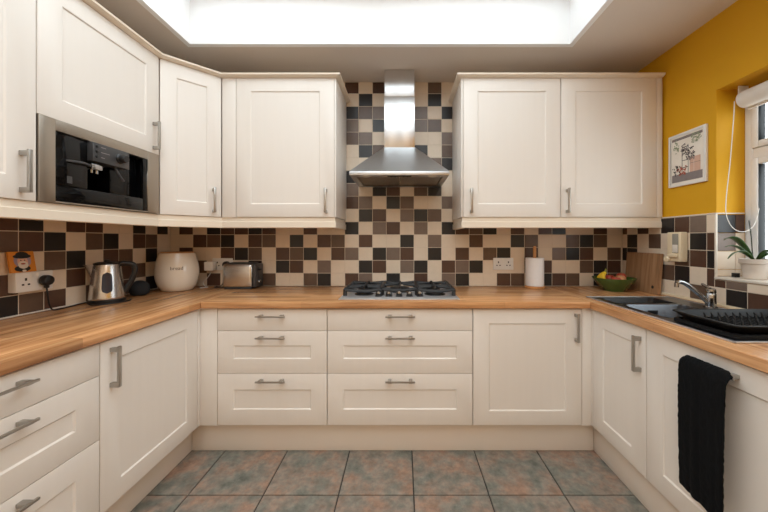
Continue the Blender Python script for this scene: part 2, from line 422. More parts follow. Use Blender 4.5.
# ------------------------------------------------------------------ fitted units
def shaker(bm, x0, x1, z0, z1, fs=.086, ft=.078, t=.02):
    def loop(i, y, jx=None):
        ix, iz = i if isinstance(i, tuple) else (i, i)
        return [bm.verts.new((x, y, z)) for x, z in ((x0+ix, z0+iz), (x1-ix, z0+iz), (x1-ix, z1-iz), (x0+ix, z1-iz))]
    seq = [(0, t), (0, .002), (.0007, .0006), (.0022, 0), ((fs, ft), 0), ((fs+.001, ft+.001), .0014), ((fs+.0055, ft+.0055), .0048)]
    Ls = [loop(i, y) for i, y in seq]
    for a, b in zip(Ls, Ls[1:]): ring_bridge(bm, a, b)
    bm.faces.new(Ls[0][::-1]); bm.faces.new(Ls[-1])

def handle_bm(cx, cz, L=.165, vertical=True, off=.036, s=.0065, pw=.011):
    bm = B()
    if vertical:
        box(bm, cx-s, cx+s, -off, -off+.010, cz-L/2, cz+L/2, .0018)
        for z in (cz-L/2, cz+L/2-2*pw): box(bm, cx-s-.001, cx+s+.001, -off+.002, -.0002, z, z+2*pw*.8, .0015)
    else:
        box(bm, cx-L/2, cx+L/2, -off, -off+.008, cz-.004, cz+.004, .0012)
        for x in (cx-L/2+.014, cx+L/2-.014-1.7*pw): box(bm, x, x+1.7*pw, -off+.003, -.0002, cz-.0065, cz+.0065, .0015)
    return bm

def carcass(t, w, z0, z1, depth, top=True, m=None):
    bm = B(); k = .018; g = .0008
    box(bm, g, k, .021, depth, z0, z1); box(bm, w-k, w-g, .021, depth, z0, z1)
    box(bm, k, w-k, .021, depth, z0, z0+k); box(bm, k, w-k, depth-.012, depth, z0+k, z1)
    if top: box(bm, k, w-k, .021, depth-.012, z1-k, z1)
    else: box(bm, k, w-k, .021, .09, z1-k, z1)
    return obj('carcass', bm, m or CARC, t)

def door(t, x0, x1, z0, z1, hx=None, hz=None, vertical=True, fs=.086, ft=.078, L=.16, name='door', slab=False):
    bm = B()
    if slab: box(bm, x0, x1, 0, .02, z0, z1, .0018)
    else: shaker(bm, x0, x1, z0, z1, fs, ft)
    d = obj(name, bm, CREAM, t, 25)
    if hx is not None: obj('handle', handle_bm(hx, hz, L, vertical), NICKEL, d)
    return d

FZ = (.171, .452, .454, .687, .689, .806)       # three drawer fronts, bottom to top
def drawer_unit(label, loc, rotz, w, hx, depth=.54):
    t = thing('drawer_cabinet', label, 'cabinet', loc, rotz)
    carcass(t, w, .171, .81, depth, False)
    g = .0015
    door(t, g, w-g, FZ[4], FZ[5], hx, .771, False, slab=True, name='drawer')
    door(t, g, w-g, FZ[2], FZ[3], hx, .655, False, name='drawer', ft=.080)
    door(t, g, w-g, FZ[0], FZ[1], hx, .420, False, name='drawer', ft=.086)
    return t

YF = 1.762
drawer_unit('cream three-drawer base unit left of the hob, beside the corner post', (-1.016, YF, 0), 0, .600, .30)
drawer_unit('widest cream three-drawer base unit, straight under the gas hob', (-.415, YF, 0), 0, .797, .40)
t = thing('base_cabinet', 'cream single-door base cabinet right of the under-hob drawers on the back wall', 'cabinet', (.383, YF, 0)); 
carcass(t, .596, .171, .81, .54, False); door(t, .0015, .5945, .171, .806, .562, .710, L=.155)
XLP, XRP = -1.112, 1.032
# left run (faces +x): local x runs away from the camera
t = thing('base_cabinet', 'cream single-door base cabinet below the kettle on the left run', 'cabinet', (XLP, 1.182, 0), PI/2)
carcass(t, .562, .171, .81, .55, False); door(t, .0015, .5605, .171, .806, .045, .703, L=.155)
drawer_unit('cream three-drawer base unit nearest the camera on the left run', (XLP, .581, 0), PI/2, .600, .295, .55)
# right run (faces -x): local x runs towards the camera
t = thing('base_cabinet', 'narrow cream single-door base cabinet under the sink bowl', 'cabinet', (XRP, 1.752, 0), -PI/2)
carcass(t, .384, .171, .69, .53, False); door(t,   .0015, .3825, .171, .806, .352, .692, L=.155)
t = thing('dishwasher', 'integrated dishwasher behind a cream door with the black towel on its handle', 'dishwasher', (XRP, 1.367, 0), -PI/2)
bm = B(); box(bm, .003, .595, .066, .52, .172, .66, .004); obj('body', bm, GREYP, t)
door(t, .0015, .5965, .171, .806, .313, .764, False, L=.165)
# corner posts
bm = B(); box(bm, -1.1105, -1.018, YF+.001, 1.84, .169, .81, .001); box(bm, -1.142, -1.1115, 1.7465, YF+.03, .171, .81, .001)
tag(obj('corner_post', bm, CREAM), 'cream filler post in the left inner corner between base units', 'filler panel')
bm = B(); box(bm, .981, 1.031, YF+.001, 1.84, .169, .81, .001); box(bm, 1.0315, 1.062, 1.7535, YF+.03, .171, .81, .001)
tag(obj('corner_post', bm, CREAM), 'cream filler post in the right inner corner between base units', 'filler panel')
# plinths
bm = B(); box(bm, -1.186, 1.071, 1.812, 1.828, .001, .168, .001); tag(obj('plinth', bm, CARC), 'cream plinth board under the back-wall units', 'plinth')
bm = B(); box(bm, -1.204, -1.188, .57, 1.826, .001, .168, .001); tag(obj('plinth', bm, CARC), 'cream plinth board under the left run, by the drawers', 'plinth')
bm = B(); box(bm, 1.073, 1.088, .78, 1.826, .001, .168, .001); tag(obj('plinth', bm, CARC), 'cream plinth board under the sink cabinet and dishwasher', 'plinth')
# end panels outside the picture carrying the worktop ends
bm = B(); box(bm, -1.68, -1.113, .558, .578, .001, .812, .001); tag(obj('end_panel', bm, CREAM), 'cream end panel closing the near end of the left run', 'panel')
bm = B(); box(bm, 1.034, 1.58, .745, .765, .001, .812, .001); tag(obj('end_panel', bm, CREAM), 'cream end panel beside the dishwasher', 'panel')

# worktops
bm = B(); box(bm, -1.6885, -1.0945, .50, 2.3385, .814, .85, .003); tag(obj('worktop', bm, WT_Y), 'oiled oak block worktop of the left run, under kettle and crock', 'worktop')
bm = B(); box(bm, -1.0935, 1.0135, 1.740, 2.3385, .814, .85, .003); tag(obj('worktop', bm, WT_X), 'oiled oak block worktop along the back wall, with the hob', 'worktop')
bm = B()
HX0, HX1, HY0, HY1 = 1.093, 1.527, 1.063, 1.864
wx0, wx1, wy0, wy1 = 1.0145, 1.5915, .74, 2.3385
o4 = [(wx0, wy0), (wx1, wy0), (wx1, wy1), (wx0, wy1)]; i4 = [(HX0, HY0), (HX1, HY0), (HX1, HY1), (HX0, HY1)]
e = .003
oi = [(wx0+e, wy0+e), (wx1-e, wy0+e), (wx1-e, wy1-e), (wx0+e, wy1-e)]
Lv = [[bm.verts.new((x, y, z)) for x, y in L] for L, z in ((i4, .814), (o4, .814), (o4, .85-e), (oi, .85), (i4, .85))]
for a, b in zip(Lv, Lv[1:] + Lv[:1]): ring_bridge(bm, a, b)
tag(obj('worktop', bm, WT_Y), 'oiled oak block worktop of the right run, cut out for the sink', 'worktop')

# upper cabinets, back wall
YU = 1.975; UZ0, UZ1 = 1.326, 2.178; UD = 2.337 - YU
t = thing('wall_cabinet', 'cream single-door wall cabinet left of the cooker hood', 'cabinet', (-1.024, YU, 0))
carcass(t, .612, UZ0, UZ1, UD); door(t, .0015, .6015, UZ0, UZ1, .553, 1.426, fs=.088, ft=.080, L=.15)
bm = B(); box(bm, .6035, .6135, .0, UD, UZ0, UZ1, .001); obj('side_panel', bm, CREAM, t)
bm = B(); box(bm, -1.110, -1.026, YU+.001, YU+.03, 1.324, UZ1, .001); tag(obj('filler_panel', bm, CREAM), 'narrow cream filler strip between corner cabinet and hood-side wall cabinet', 'filler panel')
t = thing('wall_cabinet', 'cream wall cabinet right of the cooker hood, the pair door nearest the hood', 'cabinet', (.368, YU, 0))
carcass(t, .600, UZ0, UZ1, UD); door(t, .0025, .5985, UZ0, UZ1, .049, 1.426, fs=.088, ft=.080, L=.15)
bm = B(); box(bm, -.0105, -.0005, 0, UD, UZ0, UZ1, .001); obj('side_panel', bm, CREAM, t)
t = thing('wall_cabinet', 'cream wall cabinet in the right corner beside the yellow wall', 'cabinet', (.969, YU, 0))
carcass(t, .588, UZ0, UZ1, UD); door(t, .0015, .5865, UZ0, UZ1, .036, 1.426, fs=.088, ft=.080, L=.15)
bm = B(); box(bm, .5895, .622, .0, UD, UZ0, UZ1, .001); obj('side_panel', bm, CREAM, t)
# diagonal corner cabinet
P0 = Vector((-1.330, 1.757)); P1 = Vector((-1.111, 1.974)); ang = math.atan2(P1.y-P0.y, P1.x-P0.x); W = (P1-P0).length
t = thing('corner_wall_cabinet', 'cream diagonal-fronted corner wall cabinet between coffee machine and back wall', 'cabinet', (P0.x, P0.y, 0), ang)
R = Matrix.Rotation(-ang, 2)
poly = [R @ (Vector(p) - P0) for p in ((-1.112, 2.336), (-1.687, 2.336), (-1.687, 1.7645), (-1.345, 1.7645))]
n = Vector((0, .021))
bm = B(); prism(bm, [(.004, .0215), (W-.004, .0215)] + [tuple(p) for p in poly], UZ0, UZ1); obj('carcass', bm, CARC, t)
door(t, .003, W-.003, UZ0, UZ1, W-.045, 1.426, fs=.075, ft=.080, L=.15)
# left wall: coffee machine housing and the tall-door cabinet before it
XU = -1.330
t = thing('appliance_cabinet', 'cream wall cabinet with lift-up door housing the coffee machine', 'cabinet', (XU, 1.170, 0), PI/2)
carcass(t, .586, UZ0, UZ1, .355); door(t, .0015, .5845, 1.648, UZ1, .546, 1.742, fs=.086, ft=.080, L=.15)
t = thing('wall_cabinet', 'cream wall cabinet nearest the camera on the left wall, its door beside the coffee machine', 'cabinet', (XU, .569, 0), PI/2)
carcass(t, .600, UZ0, UZ1, .355); door(t, .0015, .5985, UZ0, UZ1, .552, 1.426, fs=.088, ft=.080, L=.15)
# cornices and pelmets
CORN = [(-.04, 2.1795), (.010, 2.1795), (.020, 2.184), (.028, 2.188), (.029, 2.197), (-.04, 2.197)]
PEL = [(-.030, 1.259), (-.006, 1.259), (-.003, 1.262), (-.003, 1.296), (-.008, 1.299), (-.008, 1.3245), (-.030, 1.3245)]
left_path = [(-1.330, .570), (-1.330, 1.757), (-1.110, 1.975), (-.410, 1.975), (-.410, 2.337)]
right_path = [(.357, 2.337), (.357, 1.975), (1.590, 1.975)]
bm = B(); sweep(bm, CORN, left_path); tag(obj('cornice', bm, TRIM, ang=25), 'cream cornice moulding over the wall cabinets left of the hood', 'cornice')
bm = B(); sweep(bm, CORN, [right_path[0], right_path[1], (1.588, 1.975)]); tag(obj('cornice', bm, TRIM, ang=25), 'cream cornice moulding over the wall cabinets right of the hood', 'cornice')
bm = B(); sweep(bm, PEL, left_path); tag(obj('pelmet', bm, TRIM, ang=25), 'cream pelmet moulding under the wall cabinets left of the hood', 'pelmet')
bm = B(); sweep(bm, PEL, right_path); tag(obj('pelmet', bm, TRIM, ang=25), 'cream pelmet moulding under the wall cabinets right of the hood', 'pelmet')

# ------------------------------------------------------------------ built-in coffee machine (local x along +y world, front -y local)
t = thing('coffee_machine', 'built-in steel-framed black coffee machine under the lift-up door', 'coffee machine', (XU, 1.1725, 0), PI/2)
w = .580; z0, z1 = 1.346, 1.6465
z0 = 1.3275
ix0, ix1, iz0, iz1 = .057, .502, 1.334, 1.604
bm = B()
box(bm, 0, ix0, -.004, .02, z0, z1, .0015); box(bm, ix1, w, -.004, .02, z0, z1, .0015)
box(bm, ix0, ix1, -.004, .02, iz1, z1, .0015); box(bm, ix0, ix1, -.004, .02, z0, iz0, .001)
obj('frame', bm, STEELW, t, label='brushed steel surround')
bm = B()
k = .004
box(bm, ix0, ix1, .018, .020, iz0, 1.40)          # lower front backing
box(bm, ix0-.004, ix0, .02, .20, iz0, iz1); box(bm, ix1, ix1+.004, .02, .20, iz0, iz1)
box(bm, ix0, ix1, .196, .20, iz0, iz1); box(bm, ix0, ix1, .02, .196, iz1, iz1+.004); box(bm, ix0, ix1, .02, .196, iz0-.004, iz0)
obj('housing', bm, BLACKP, t)
bm = B(); box(bm, ix0+.001, ix1-.03, -.002, .017, iz0+.001, 1.396, .003); obj('drip_drawer', bm, BLACKG, t)
bm = B(); box(bm, ix1-.028, ix1-.002, -.001, .017, iz0+.001, iz1-.001, .002); obj('side_panel', bm, BLACKG, t)
bm = B(); box(bm, ix0+.002, .19, .004, .19, 1.40, iz1-.002, .003); obj('water_tank', bm, BLACKG, t)
bm = B(); box(bm, .32, ix1-.03, .03, .19, 1.40, iz1-.002, .003); obj('brewing_unit', bm, BLACKG, t)
bm = B(); box(bm, .19, .372, -.018, .10, 1.521, 1.6025, .003); cp = obj('control_panel', bm, GREYP, t)
bm = B(); lathe(bm, [(.023, 0), (.023, .004), (.019, .008), (.018, .026), (.016, .029)], (.322, -.018, 1.561), 28, 'y'); obj('dial', bm, BLACKP, cp)
bm = B(); lathe(bm, [(.024, 0), (.024, .002)], (.322, -.018, 1.561), 28, 'y'); obj('dial_ring', bm, CHROME, cp)
for z in (1.587, 1.565, 1.543):
    bm = B(); lathe(bm, [(.0065, 0), (.0065, .003), (.005, .004)], (.208, -.018, z), 16, 'y'); obj('button', bm, BLACKP, cp)
for z, l in ((1.587, .024), (1.565, .042), (1.543, .018)):
    bm = B(); box(bm, .226, .226+l, -.0188, -.018, z-.0016, z+.0016); obj('legend', bm, P_GREY, cp)
bm = B(); box(bm, .200, .250, -.006, .05, 1.488, 1.515, .006); sp = obj('coffee_spout', bm, CHROME, t)
for x in (.213, .237):
    bm = B(); tube(bm, [(x, .012, 1.489), (x, .012, 1.474)], .006, 12); obj('nozzle', bm, CHROME, sp)
bm = B(); tube(bm, smooth_path([(.315, .0, 1.52), (.325, -.008, 1.49), (.345, -.014, 1.46)]), .005, 10); obj('steam_wand', bm, GREYP, t)
bm = B(); lathe(bm, [(.055, 0), (.055, .006), (.05, .008)], (.15, .03, 1.497), 24); obj('cup_shelf', bm, GREYP, t)
bm = B(); box(bm, .105, .125, .0025, .004, 1.412, 1.44); obj('sticker', bm, GREYP, t)

# ------------------------------------------------------------------ cooker hood
t = thing('cooker_hood', 'stainless steel chimney cooker hood over the gas hob', 'cooker hood', (-.0215, 2.337, 0))
def lr(bm, r0, r1):   # frustum between rects (x0,x1,y0,y1,z)
    L = [[bm.verts.new((x, y, r[4])) for x, y in ((r[0], r[2]), (r[1], r[2]), (r[1], r[3]), (r[0], r[3]))] for r in (r0, r1)]
    ring_bridge(bm, L[0], L[1]); bm.faces.new(L[0][::-1]); bm.faces.new(L[1])
bm = B(); box(bm, -.105, .1005, -.175, 0, 1.800, 2.150, .0015); obj('chimney', bm, STEEL, t)
bm = B(); box(bm, -.1025, .098, -.1725, 0, 2.151, 2.331, .0015); obj('chimney_extension', bm, STEEL, t)
bm = B(); lr(bm, (-.2955, .2955, -.437, 0, 1.592), (-.108, .1035, -.178, 0, 1.806)); obj('canopy', bm, STEELH, t, 20)
bm = B()
a = .03
box(bm, -.2955, .2955, -.437, -.375, 1.568, 1.5915, .0015); box(bm, -.2955, .2955, -.03, 0, 1.568, 1.5915, .0015)
box(bm, -.2955, -.262, -.375, -.03, 1.568, 1.5915, .0015); box(bm, .262, .2955, -.375, -.03, 1.568, 1.5915, .0015)
obj('lip', bm, STEELH, t)
for x0, x1 in ((-.26, -.006), (.006, .26)):
    bm = B(); box(bm, x0, x1, -.374, -.031, 1.574, 1.584, .002); box(bm, (x0+x1)/2-.03, (x0+x1)/2+.03, -.36, -.34, 1.571, 1.5745, .001); obj('grease_filter', bm, FILTER, t)
bm = B(); box(bm, -.006, .006, -.374, -.031, 1.571, 1.588, .001); obj('divider', bm, STEEL, t)
bm = B(); box(bm, -.072, .072, -.42, -.398, 1.564, 1.5685, .001); cs = obj('control_strip', bm, BLACKP, t)
for k in range(5):
    bm = B(); lathe(bm, [(.004, 0), (.004, .003)], (-.05+.025*k, -.409, 1.561), 12); obj('button', bm, GREYP, cs)
for x in (-.2, .2):
    bm = B(); lathe(bm, [(.026, 1.565), (.026, 1.5685)], (x, -.405, 0), 24); lp = obj('lamp', bm, LAMPG, t)

# ------------------------------------------------------------------ gas hob
t = thing('gas_hob', 'five-burner stainless steel gas hob with black pan supports on the back worktop', 'hob', (-.0215, 1.80, .8505))
bm = B(); box(bm, -.340, .340, 0, .465, 0, .006, .0025); obj('hob_plate', bm, HOBST, t)
BUR = [(-.215, .16, .046), (-.215, .36, .052), (0, .275, .066), (.215, .16, .052), (.215, .36, .044)]
for x, y, r in BUR:
    bm = B(); lathe(bm, [(r+.012, .006), (r+.010, .010), (r, .012), (r, .020), (r-.004, .022)], (x, y, 0), 24); bb = obj('burner', bm, IRON, t)
    bm = B(); lathe(bm, [(r-.005, .022), (r-.003, .024), (r-.003, .028), (r-.008, .031), (.001, .032)], (x, y, 0), 24); obj('burner_cap', bm, IRON, bb)
for cx, hw, cents in ((-.215, .105, [(-.215, .16), (-.215, .36)]), (0, .104, [(0, .275)]), (.215, .105, [(.215, .16), (.215, .36)])):
    bm = B(); zt = .046; s = .0088
    y0, y1 = .098, .445
    if cx == 0: y0 = .125
    x0, x1 = cx-hw, cx+hw
    for x in (x0, x1): tube(bm, [(x, y0+.01, zt-.003), (x, y1-.01, zt-.003)], s*1.15, 8)
    for y in (y0, y1): tube(bm, [(x0, y, zt-.004), (cx-.03, y, zt-.012), (cx+.03, y, zt-.012), (x1, y, zt-.004)], s*1.15, 8)
    for x in (x0, x1):
        for y in (y0, y1): tube(bm, [(x, y, .0062), (x, y, zt-.002)], s*1.3, 8)
    if cx != 0: tube(bm, [(x0, .26, zt-.003), (x1, .26, zt-.003)], s, 8)
    for bx, by in cents:
        d = .062 if cx == 0 else .04
        rr = .10
        for dx, dy in ((1, 0), (-1, 0), (0, 1), (0, -1)):
            ex = x1 if dx > 0 else x0
            lim = (y1 if by > .26 else .26, .26 if by > .26 else y0) if cx != 0 else (y1, y0)
            en = (ex, by) if dx else (bx, lim[0] if dy > 0 else lim[1])
            st = (bx + dx*.022, by + dy*.022)
            tube(bm, [(en[0], en[1], zt-.003), ((en[0]+st[0])/2, (en[1]+st[1])/2, zt+.002), (st[0], st[1], zt+.003)], [s, s, s*.8], 8)
    obj('pan_support', bm, IRON, t)
for k in range(5):
    x = -.122 + .0605*k
    bm = B(); lathe(bm, [(.021, .006), (.021, .009), (.017, .011), (.0165, .024)], (x, .082, 0), 24); kb = obj('knob', bm, BLACKP, t)
    bm = B(); lathe(bm, [(.0165, .0242), (.0155, .031), (.012, .033)], (x, .082, 0), 24); box(bm, x-.0035, x+.0035, .069, .095, .031, .037, .0015); obj('knob_cap', bm, CHROME, kb)

# ------------------------------------------------------------------ sink
t = thing('sink', 'stainless steel inset sink with half bowl, main bowl and drainer in the right worktop', 'sink', (0, 0, 0))
SZ = .8506
def bowl_inset(bm, x0, x1, y0, y1, zt, zb, r=.03):
    def rr(i, z, rad, n=5):
        out = []
        for (cx, cy, a0) in ((x1-i-rad, y1-i-rad, 0), (x0+i+rad, y1-i-rad, PI/2), (x0+i+rad, y0+i+rad, PI), (x1-i-rad, y0+i+rad, 1.5*PI)):
            for k in range(n+1):
                a = a0 + PI/2*k/n; out.append(bm.verts.new((cx+math.cos(a)*rad, cy+math.sin(a)*rad, z)))
        return out
    Ls = [rr(0, zt, r), rr(.003, zt-.004, r), rr(.008, zb+.02, r), rr(.014, zb+.006, r), rr(.028, zb, r)]
    for a, b in zip(Ls, Ls[1:]): ring_bridge(bm, a, b)
    bm.faces.new(Ls[-1]); return Ls[0]
# flange as a grid of strips with holes for the bowls
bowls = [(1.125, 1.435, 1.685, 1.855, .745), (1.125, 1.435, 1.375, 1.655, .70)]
bm = B()
fx0, fx1, fy0, fy1 = 1.075, 1.545, 1.045, 1.881
zt = SZ + .003
def strip(x0, x1, y0, y1): box(bm, x0, x1, y0, y1, SZ, zt)
strip(fx0, 1.125, fy0, fy1); strip(1.435, fx1, fy0, fy1)
strip(1.125, 1.435, 1.855, fy1); strip(1.125, 1.435, 1.655, 1.685); strip(1.125, 1.435, fy0, 1.375)
for k in range(6): box(bm, 1.15+.047*k, 1.158+.047*k, 1.085, 1.33, zt-.001, zt+.002, .0009)
obj('flange', bm, STEELD, t)
bm = B(); cr_ = [(fx0, fy0), (fx1, fy0), (fx1, fy1), (fx0, fy1)]
for (ax, ay), (bx, by) in zip(cr_, cr_[1:] + cr_[:1]): box(bm, min(ax, bx)-.004, max(ax, bx)+.004, min(ay, by)-.004, max(ay, by)+.004, SZ, SZ+.0055, .0015)
obj('rim', bm, HOBST, t, label='bright steel rim')
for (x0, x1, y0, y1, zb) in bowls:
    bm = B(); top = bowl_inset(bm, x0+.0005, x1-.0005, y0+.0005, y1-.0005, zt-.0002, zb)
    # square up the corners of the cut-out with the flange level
    bo = obj('bowl', bm, BLACKP if zb > .72 else STEELD, t, label='half bowl coloured black for its dark reflection' if zb > .72 else None)  # steel half bowl coloured black: its dark reflection is put into the material
    bm = B(); lathe(bm, [(.030, zb+.001), (.028, zb+.004), (.022, zb+.004), (.018, zb+.0015)], ((x0+x1)/2, (y0+y1)/2, 0), 20); obj('waste', bm, CHROME, bo)
    if zb < .72:
        bm = B(); box(bm, 1.255, 1.305, y1-.0085, y1-.005, .805, .825, .002); obj('overflow', bm, BLACKP, bo)

# mixer tap
t = thing('mixer_tap', 'chrome single-lever mixer tap behind the sink, spout swung over the bowl', 'tap', (1.505, 1.575, .8538))
bm = B(); lathe(bm, [(.027, 0), (.027, .006), (.022, .010), (.021, .045), (.021, .068), (.019, .071)], (0, 0, 0), 24); obj('body', bm, CHROME, t)
bm = B(); lathe(bm, [(.020, .072), (.021, .078), (.019, .092), (.011, .097)], (0, 0, 0), 24); tube(bm, [(0, .004, .092), (.0, .026, .102), (0, .046, .110)], [.008, .0065, .006], 10); obj('lever', bm, CHROME, t)
bm = B(); tube(bm, smooth_path([(-.012, 0, .024), (-.05, .004, .062), (-.11, .008, .112), (-.142, .010, .125), (-.158, .011, .119)]), [.0105]*25 + [.010]*8, 12); obj('spout', bm, CHROME, t)
bm = B(); tube(bm, [(-.157, .011, .121), (-.158, .011, .099)], .0095, 14); obj('nozzle', bm, CHROME, t)

# ------------------------------------------------------------------ black dish rack on the drainer
t = thing('dish_rack', 'black plastic dish rack standing on the sink drainer', 'dish rack', (1.315, 1.197, SZ+.0052))
hx, hy = .213, .133
def rrect(i, z, rad=.03, n=5, hx=hx, hy=hy):
    out = []
    for sx, sy, a0 in ((1, 1, 0), (-1, 1, PI/2), (-1, -1, PI), (1, -1, 1.5*PI)):
        for k in range(n+1):
            a = a0 + PI/2*k/n; out.append(Vector((sx*(hx-i-rad)+math.cos(a)*rad, sy*(hy-i-rad)+math.sin(a)*rad, z)))
    return out
def shell(bm, Ls):
    V = [[bm.verts.new(p) for p in L] for L in Ls]
    for a, b in zip(V, V[1:]): ring_bridge(bm, a, b)
    bm.faces.new(V[0][::-1]); bm.faces.new(V[-1])
bm = B(); shell(bm, [rrect(.0, 0), rrect(0, .012), rrect(.004, .014), rrect(.010, .014), rrect(.012, .004)])
for k in range(14):
    x = -.17 + .026*k; box(bm, x-.004, x+.004, -.118, .118, .004, .009, .001)
obj('drip_tray', bm, RACKP, t)
bm = B(); shell(bm, [rrect(.026, .0145), rrect(.010, .030), rrect(.002, .038), rrect(-.003, .040), rrect(-.003, .044), rrect(.004, .045), rrect(.016, .040), rrect(.030, .020)])
for k in range(13):
    x = -.15 + .025*k; box(bm, x-.003, x+.003, -.098, .098, .0195, .025, .001)
obj('basket', bm, RACKP, t)
for y in (-.055, .0, .055):
    for k in range(11):
        x = -.14 + .028*k
        bm = B(); tube(bm, [(x, y, .02), (x, y, .036), (x, y+.006, .046)], [.0045, .004, .0028], 8); obj('prong', bm, RACKP, t)

# ------------------------------------------------------------------ things on the left worktop
WZ = .8508
def place_dir(c, d): return Vector((c[0], c[1], 0)) 
# kettle, axis u towards handle
KX, KY = -1.597, 1.738
ua = math.atan2(.68, .73)
t = thing('kettle', 'brushed steel cordless kettle with black handle on its base, below the coffee machine', 'kettle', (KX, KY, WZ), ua)
bm = B(); lathe(bm, [(.078, 0), (.080, .004), (.079, .014), (.070, .018)], seg=40); obj('power_base', bm, BLACKP, t)
bm = B(); lathe(bm, [(.0735, .0185), (.075, .022), (.0745, .03), (.066, .12), (.058, .196), (.0565, .203)], seg=40); bo = obj('body', bm, STEEL, t)
bm = B(); lathe(bm, [(.0565, .2035), (.055, .210), (.04, .216), (.012, .218), (.012, .226), (.006, .228)], seg=32); obj('lid', bm, BLACKP, t)
bm = B()
L = [[(-.045, -.022, .203), (-.088, -.006, .205), (-.094, 0, .206), (-.088, .006, .205), (-.045, .022, .203)],
     [(-.050, -.018, .175), (-.078, -.004, .182), (-.082, 0, .183), (-.078, .004, .182), (-.050, .018, .175)], [(-.058, -.008, .135), (-.064, -.002, .135), (-.0645, 0, .135), (-.064, .002, .135), (-.058, .008, .135)]]
V = [[bm.verts.new(p) for p in r] for r in L]
for a, b in zip(V, V[1:]): ring_bridge(bm, a, b)
bm.faces.new(V[0][::-1]); bm.faces.new(V[-1]); obj('spout', bm, STEEL, t)
bm = B(); tube(bm, smooth_path([(.04, 0, .203), (.075, 0, .205), (.108, 0, .196), (.116, 0, .165), (.104, 0, .115), (.084, 0, .075), (.072, 0, .045)]), .0135, 12); obj('handle', bm, BLACKP, t)
# gauge, faces the camera: local angle
ga = math.atan2(-.735, .678) - ua
def kr(z): return .0745 + (.058-.0745)*(z-.03)/(.196-.03)
bm = B(); rows = []
for i in range(13):
    f = i/12; z = .054 + .110*f
    hw = .30 * math.sqrt(max(0.0, 1 - abs(2*f-1)**6)) + .02
    rows.append([bm.verts.new(((kr(z)+.0012)*math.cos(ga+hw*(k/3-1)), (kr(z)+.0012)*math.sin(ga+hw*(k/3-1)), z)) for k in range(7)])
for a, b in zip(rows, rows[1:]):
    for k in range(6): bm.faces.new((a[k], a[k+1], b[k+1], b[k]))
obj('water_gauge', bm, GAUGE, t)
# speaker
t = thing('smart_speaker', 'small black fabric dome speaker between kettle and cream crock', 'speaker', (-1.600, 1.955, WZ))
bm = B(); lathe(bm, [(.030, 0), (.044, .008), (.051, .025), (.052, .042), (.047, .062), (.034, .078), (.016, .087), (.001, .089)], seg=32); obj('body', bm, FABRIC, t)
bm = B(); lathe(bm, [(.028, -.0004), (.031, .002), (.031, .004)], seg=24); obj('foot', bm, BLACKP, t)
# bread crock
t = thing('bread_crock', 'large cream glazed bread crock with flat wooden lid in the left corner', 'bread crock', (-1.512, 2.158, WZ))
CP = [(.084, 0), (.092, .004), (.110, .035), (.122, .075), (.1265, .11), (.125, .145), (.120, .18), (.111, .215), (.104, .240), (.1025, .247)]
bm = B(); lathe(bm, CP + [(.099, .249), (.096, .244), (.096, .236), (.001, .236)], seg=56); cr = obj('crock_body', bm, CERAM, t)
bm = B(); lathe(bm, [(.094, .2365), (.094, .249), (.0925, .253), (.089, .255), (.001, .255)], seg=40); obj('lid', bm, PINE, t, label='thin round wooden lid')
def crock_r(z):
    for (r0, h0), (r1, h1) in zip(CP, CP[1:]):
        if h0 <= z <= h1: return r0 + (r1-r0)*(z-h0)/(h1-h0)
    return .1
cu = bpy.data.curves.new('bread_text', 'FONT'); cu.body = 'bread'; cu.size = .031; cu.align_x = 'CENTER'; cu.resolution_u = 3
to = bpy.data.objects.new('bread_text', cu); COL.objects.link(to)
dg = bpy.context.evaluated_depsgraph_get(); me = bpy.data.meshes.new_from_object(to.evaluated_get(dg))
bpy.data.objects.remove(to); bm = B(); bm.from_mesh(me); bpy.data.meshes.remove(me)
bmesh.ops.subdivide_edges(bm, edges=bm.edges, cuts=1)
ca = math.atan2(-2.158, 1.512) - .03
for v in bm.verts:
    z = .143 + v.co.y; r = crock_r(z) + .0012; a = ca + v.co.x*1.0/r
    v.co = Vector((r*math.cos(a), r*math.sin(a), z))
obj('lettering', bm, INK, cr, label='word bread in grey-brown letters')
# toaster
t = thing('toaster', 'two-slot brushed steel toaster on the back worktop beside the crock', 'toaster', (-1.112, 2.247, WZ))
bm = B(); box(bm, -.117, .088, -.066, .066, .010, .172, .02, 4); obj('body', bm, STEEL, t)
bm = B(); box(bm, .0865, .112, -.064, .064, .008, .172, .014, 3); box(bm, -.104, .08, -.060, .060, .0, .011, .002); box(bm, -.10, .08, -.055, .055, .168, .1765, .003); hs = obj('plastic_shell', bm, GREYP, t)
for y in (-.022, .022):
    bm = B(); box(bm, -.085, .068, y-.012, y+.012, .1768, .1778, .0004); obj('slot', bm, BLACKP, t)
bm = B(); box(bm, .1122, .1130, -.02, -.010, .05, .15, .0003); box(bm, .112, .132, -.032, .002, .125, .137, .003); obj('lever', bm, BLACKP, t)
bm = B(); lathe(bm, [(.013, .112), (.012, .122), (.010, .124)], (0, -.015, .048), 18, 'x'); obj('browning_dial', bm, CHROME, t)

